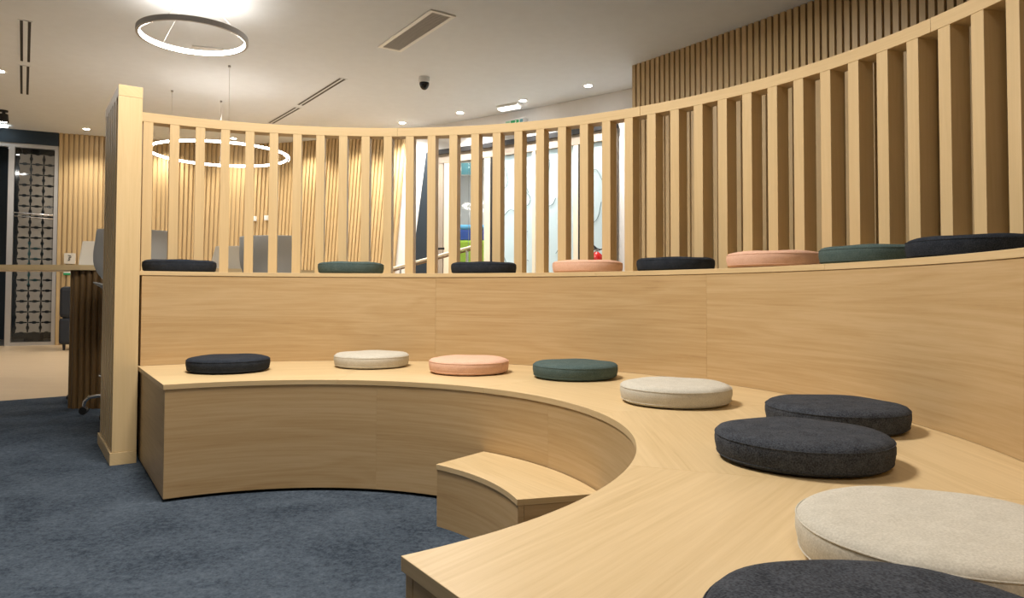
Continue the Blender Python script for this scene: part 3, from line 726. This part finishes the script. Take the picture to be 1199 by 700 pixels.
# ------------------------------------------------------------------ tall table with ribbed base
TP = Path([(-4.6,4.80),(-3.42,4.81),(-2.76,4.84),(-2.2,5.38),(-1.6,5.74),(-1.0,6.0)], 10)
tb = empty('high_table', 'long high table with pale edge and ribbed oak base coloured dark for shade, behind the screen', 'table', (-2.7,4.85,0))
m = MB(); TP.strip(m, 0, TP.L, 0, .45, .95, .985, .1, (1,0,0)); parent_keep(m.build('table_top', M['oak_slat']), tb)
def ribbed(x0, x1, y0, y1, r, rot, ctr):
    # outline of a rounded rectangle with half-round flutes
    pts = []
    def add(cx_, cy_, a0, a1, n):
        for k in range(n): a = a0+(a1-a0)*k/(n-1); pts.append((cx_+r*cos(a), cy_+r*sin(a)))
    add(x0+r, y0+r, -pi/2, -pi, 9); add(x0+r, y1-r, pi, pi/2, 9); add(x1-r, y1-r, pi/2, 0, 9); add(x1-r, y0+r, 0, -pi/2, 9)
    pts = pts[::-1]
    # resample
    L_ = [0]
    q = pts+[pts[0]]
    for a, b in zip(q[:-1], q[1:]): L_.append(L_[-1]+hypot(b[0]-a[0], b[1]-a[1]))
    tot = L_[-1]; nr = int(tot/.042); out = []
    N_ = nr*6
    for k in range(N_):
        s = tot*k/N_; j = 0
        while L_[j+1] < s: j += 1
        f = (s-L_[j])/max(1e-9, L_[j+1]-L_[j]); a, b = q[j], q[j+1]
        x, y = a[0]+(b[0]-a[0])*f, a[1]+(b[1]-a[1])*f
        dx, dy = b[0]-a[0], b[1]-a[1]; l = hypot(dx,dy) or 1
        bump = (0, .013, .018, .020, .018, .013)[k%6]
        x += dy/l*bump; y -= dx/l*bump
        out.append((ctr[0]+x*cos(rot)-y*sin(rot), ctr[1]+x*sin(rot)+y*cos(rot)))
    return out
m = MB(); m.prism(ribbed(-.13,.13,-.09,.09,.06,0,(-2.84,4.955)), .004, .9495, (0,0,1)); parent_keep(m.build('ribbed_base', M['oak_shade_dark']), tb)
m = MB(); m.prism(ribbed(-.2,.2,-.09,.09,.06,.4,(-1.27,6.12)), .004, .9495, (0,0,1)); parent_keep(m.build('ribbed_base', M['oak_shade_dark']), tb)

# ------------------------------------------------------------------ high chairs
def make_chair(label, mat):
    t = empty('high_chair', label, 'chair', group='high chairs at the long table')
    # local: faces +y, origin at base centre
    # one-piece shell: back and seat
    def shell(rows, name, mt):
        m = MB(); th = .012; G = []
        for (z, y, hw, curl, cz) in rows:
            row = []
            for k in range(11):
                u = -1+2*k/10
                row.append((u*hw, y+curl*u*u, z+cz*u*u))
            G.append(row)
        for i in range(len(G)-1):
            for k in range(10):
                m.face([G[i][k], G[i][k+1], G[i+1][k+1], G[i+1][k]], [(0,0)]*4, True)
        o = m.build(name, mt, t)
        md = o.modifiers.new('solid', 'SOLIDIFY'); md.thickness = th; md.offset = 0
        md = o.modifiers.new('sub', 'SUBSURF'); md.levels = 1; md.render_levels = 2
        return o
    shell([(1.195,-.235,.205,.035,-.003),(1.188,-.235,.212,.035,-.002),(1.15,-.232,.215,.04,0),(1.05,-.222,.232,.055,0),(.97,-.21,.238,.07,0),(.90,-.20,.205,.08,0),(.84,-.185,.15,.06,.0),(.80,-.165,.12,.03,.0)], 'backrest', mat)
    shell([(.815,-.185,.16,.02,.03),(.79,-.15,.23,.0,.07),(.782,-.05,.25,0,.08),(.785,.08,.245,0,.06),(.79,.18,.225,0,.035),(.775,.225,.20,0,.02)], 'seat', mat)
    m = MB(); m.lathe([(0,.76),(.03,.76),(.03,.60),(.024,.60),(.024,.30),(.034,.30),(.034,.12),(.045,.10),(.045,.07),(0,.07)][::-1], 20); m.build('column', M['chrome'], t)
    m = MB(); m.box(-.1,.1,-.12,.10,.76,.785); m.build('seat_plate', M['darkmetal'], t, .006)
    fr = None
    m = MB(); m.tube([(.20*cos(a), .20*sin(a), .26) for a in [2*pi*k/40 for k in range(40)]], .010, 8, True)
    for k in range(3): a = 2*pi*k/3+.3; m.tube([(.03*cos(a),.03*sin(a),.29),(.20*cos(a),.20*sin(a),.26)], .007, 8)
    m.build('foot_ring', M['chrome'], t)
    for k in range(5):
        a = 2*pi*k/5+radians(193-22)
        m = MB(); m.tube([(r_*cos(a), r_*sin(a), z_) for r_, z_ in ((.03,.115),(.12,.125),(.22,.122),(.27,.112),(.295,.085),(.30,.055))], [.018,.015,.013,.012,.011,.010], 10); lg = m.build('leg', M['chrome'], t)
        m = MB(); cx_, cy_ = .30*cos(a), .30*sin(a)
        for s_ in (-1,1):
            ox, oy = -sin(a)*.012*s_, cos(a)*.012*s_
            n = 16; rr = .024
            tx, ty = cos(a), sin(a)
            for q_ in range(n):
                b0, b1 = 2*pi*q_/n, 2*pi*(q_+1)/n
                w = .008
                pts = []
                for bb, ww in ((b0,-w),(b1,-w),(b1,w),(b0,w)): pts.append((cx_+ox+tx*rr*cos(bb)-sin(a)*ww, cy_+oy+ty*rr*cos(bb)+cos(a)*ww, .029+rr*sin(bb)))
                m.face(pts, [(0,0)]*4, True)
                for ww in (-w, w): m.face([(cx_+ox-sin(a)*ww, cy_+oy+cos(a)*ww, .029)]+[(cx_+ox+tx*rr*cos(bb)-sin(a)*ww, cy_+oy+ty*rr*cos(bb)+cos(a)*ww, .029+rr*sin(bb)) for bb in (b0,b1)], [(0,0)]*3)
        m.build('caster', M['darkmetal'], lg)
    return t
c0 = make_chair('grey shell high chair half hidden behind the end post', M['shell'])
c0.location = (-2.41, 4.67, .0045); c0.rotation_euler = (0,0,radians(22))
for (x, y, rz, lb, mt) in ((-1.60,5.13,radians(-12),'grey shell high chair on the near side of the table, between slats','shell'),
                       (-2.27,5.82,radians(172),'light grey shell high chair, tinted cream as if lit, beyond the table, seen between the slats','shell_lit_cream'),
                       (-2.97,5.42,radians(212),'light grey shell high chair, tinted cream as if lit, beyond the table, left of the end post','shell_lit_cream')):
    c = copy_tree(c0); c.location = (x,y,c0.location.z); c.rotation_euler = (0,0,rz); c['label'] = lb
    for ch in c.children:
        if ch.name.split('.')[0] in ('seat','backrest') and mt != 'shell':
            ch.data = ch.data.copy(); ch.data.materials[0] = M[mt]

# ------------------------------------------------------------------ lighting
WARM = (1, .925, .82)
def area(x, y, z, size, power, col=WARM, tgt=None, shape='DISK', sy=None):
    l = bpy.data.lights.new('area', 'AREA'); l.shape = shape; l.size = size; l.energy = power; l.color = col
    if sy: l.size_y = sy
    o = bpy.data.objects.new('area', l); COL.objects.link(o); o.location = (x,y,z)
    if tgt: o.rotation_euler = (mathutils.Vector(tgt)-mathutils.Vector((x,y,z))).to_track_quat('-Z','Y').to_euler()
    return o
CL = (1,.945,.88)
# lamps over the tiers and behind the camera
area(-.85, 2.35, 3.05, .8, 68)
area(.1, -.8, 3.05, .8, 15)
area(-3.4, 1.2, 3.05, .8, 5)
area(1.6,5.2,3.1,.5,6,CL); area(-.6,6.6,3.1,.6,30,CL); area(-3.6,9.2,3.1,.6,26,CL); area(-6.2,6.6,3.1,.6,22,CL)
# downlights: pools of light on the walls
for x, y, lb in DL[:4]: spot(x, y, H-.02, 105, 130, .8, (1,.95,.9))
spot(-6.12,10.35,H-.02,48,120,.8,(1,.90,.74)); spot(-4.18,10.95,H-.02,48,120,.8,(1,.90,.74)); spot(-5.46,7.62,H-.02,10)
for x, y in ((-5.2,10.85),(-3.1,10.75),(-2.3,10.33),(-1.75,10.0)): spot(x, y, H-.02, 46, 120, .8, (1,.90,.74))
# ring lamps light the ceiling
for x, y, z, p in ((-2.5,5.67,2.90,15),(-3.22,8.05,2.42,3.5)):
    spot(x, y, z, p, 165, .9, (1,.92,.82), .12, (x, y, z+1))
# bright room beyond the storefront
area(.6, 10.6, 3.1, 2.4, 62, (.97,.99,1), (.6,10.6,0), 'RECTANGLE', 1.2)
w = bpy.data.worlds.new('world'); S.world = w; w.use_nodes = True
w.node_tree.nodes['Background'].inputs[0].default_value = (.5,.45,.4,1); w.node_tree.nodes['Background'].inputs[1].default_value = .2

S.view_settings.view_transform = 'Standard'; S.view_settings.look = 'None'; S.view_settings.gamma = 1; S.view_settings.use_curve_mapping = False
S.view_settings.exposure = 0.8
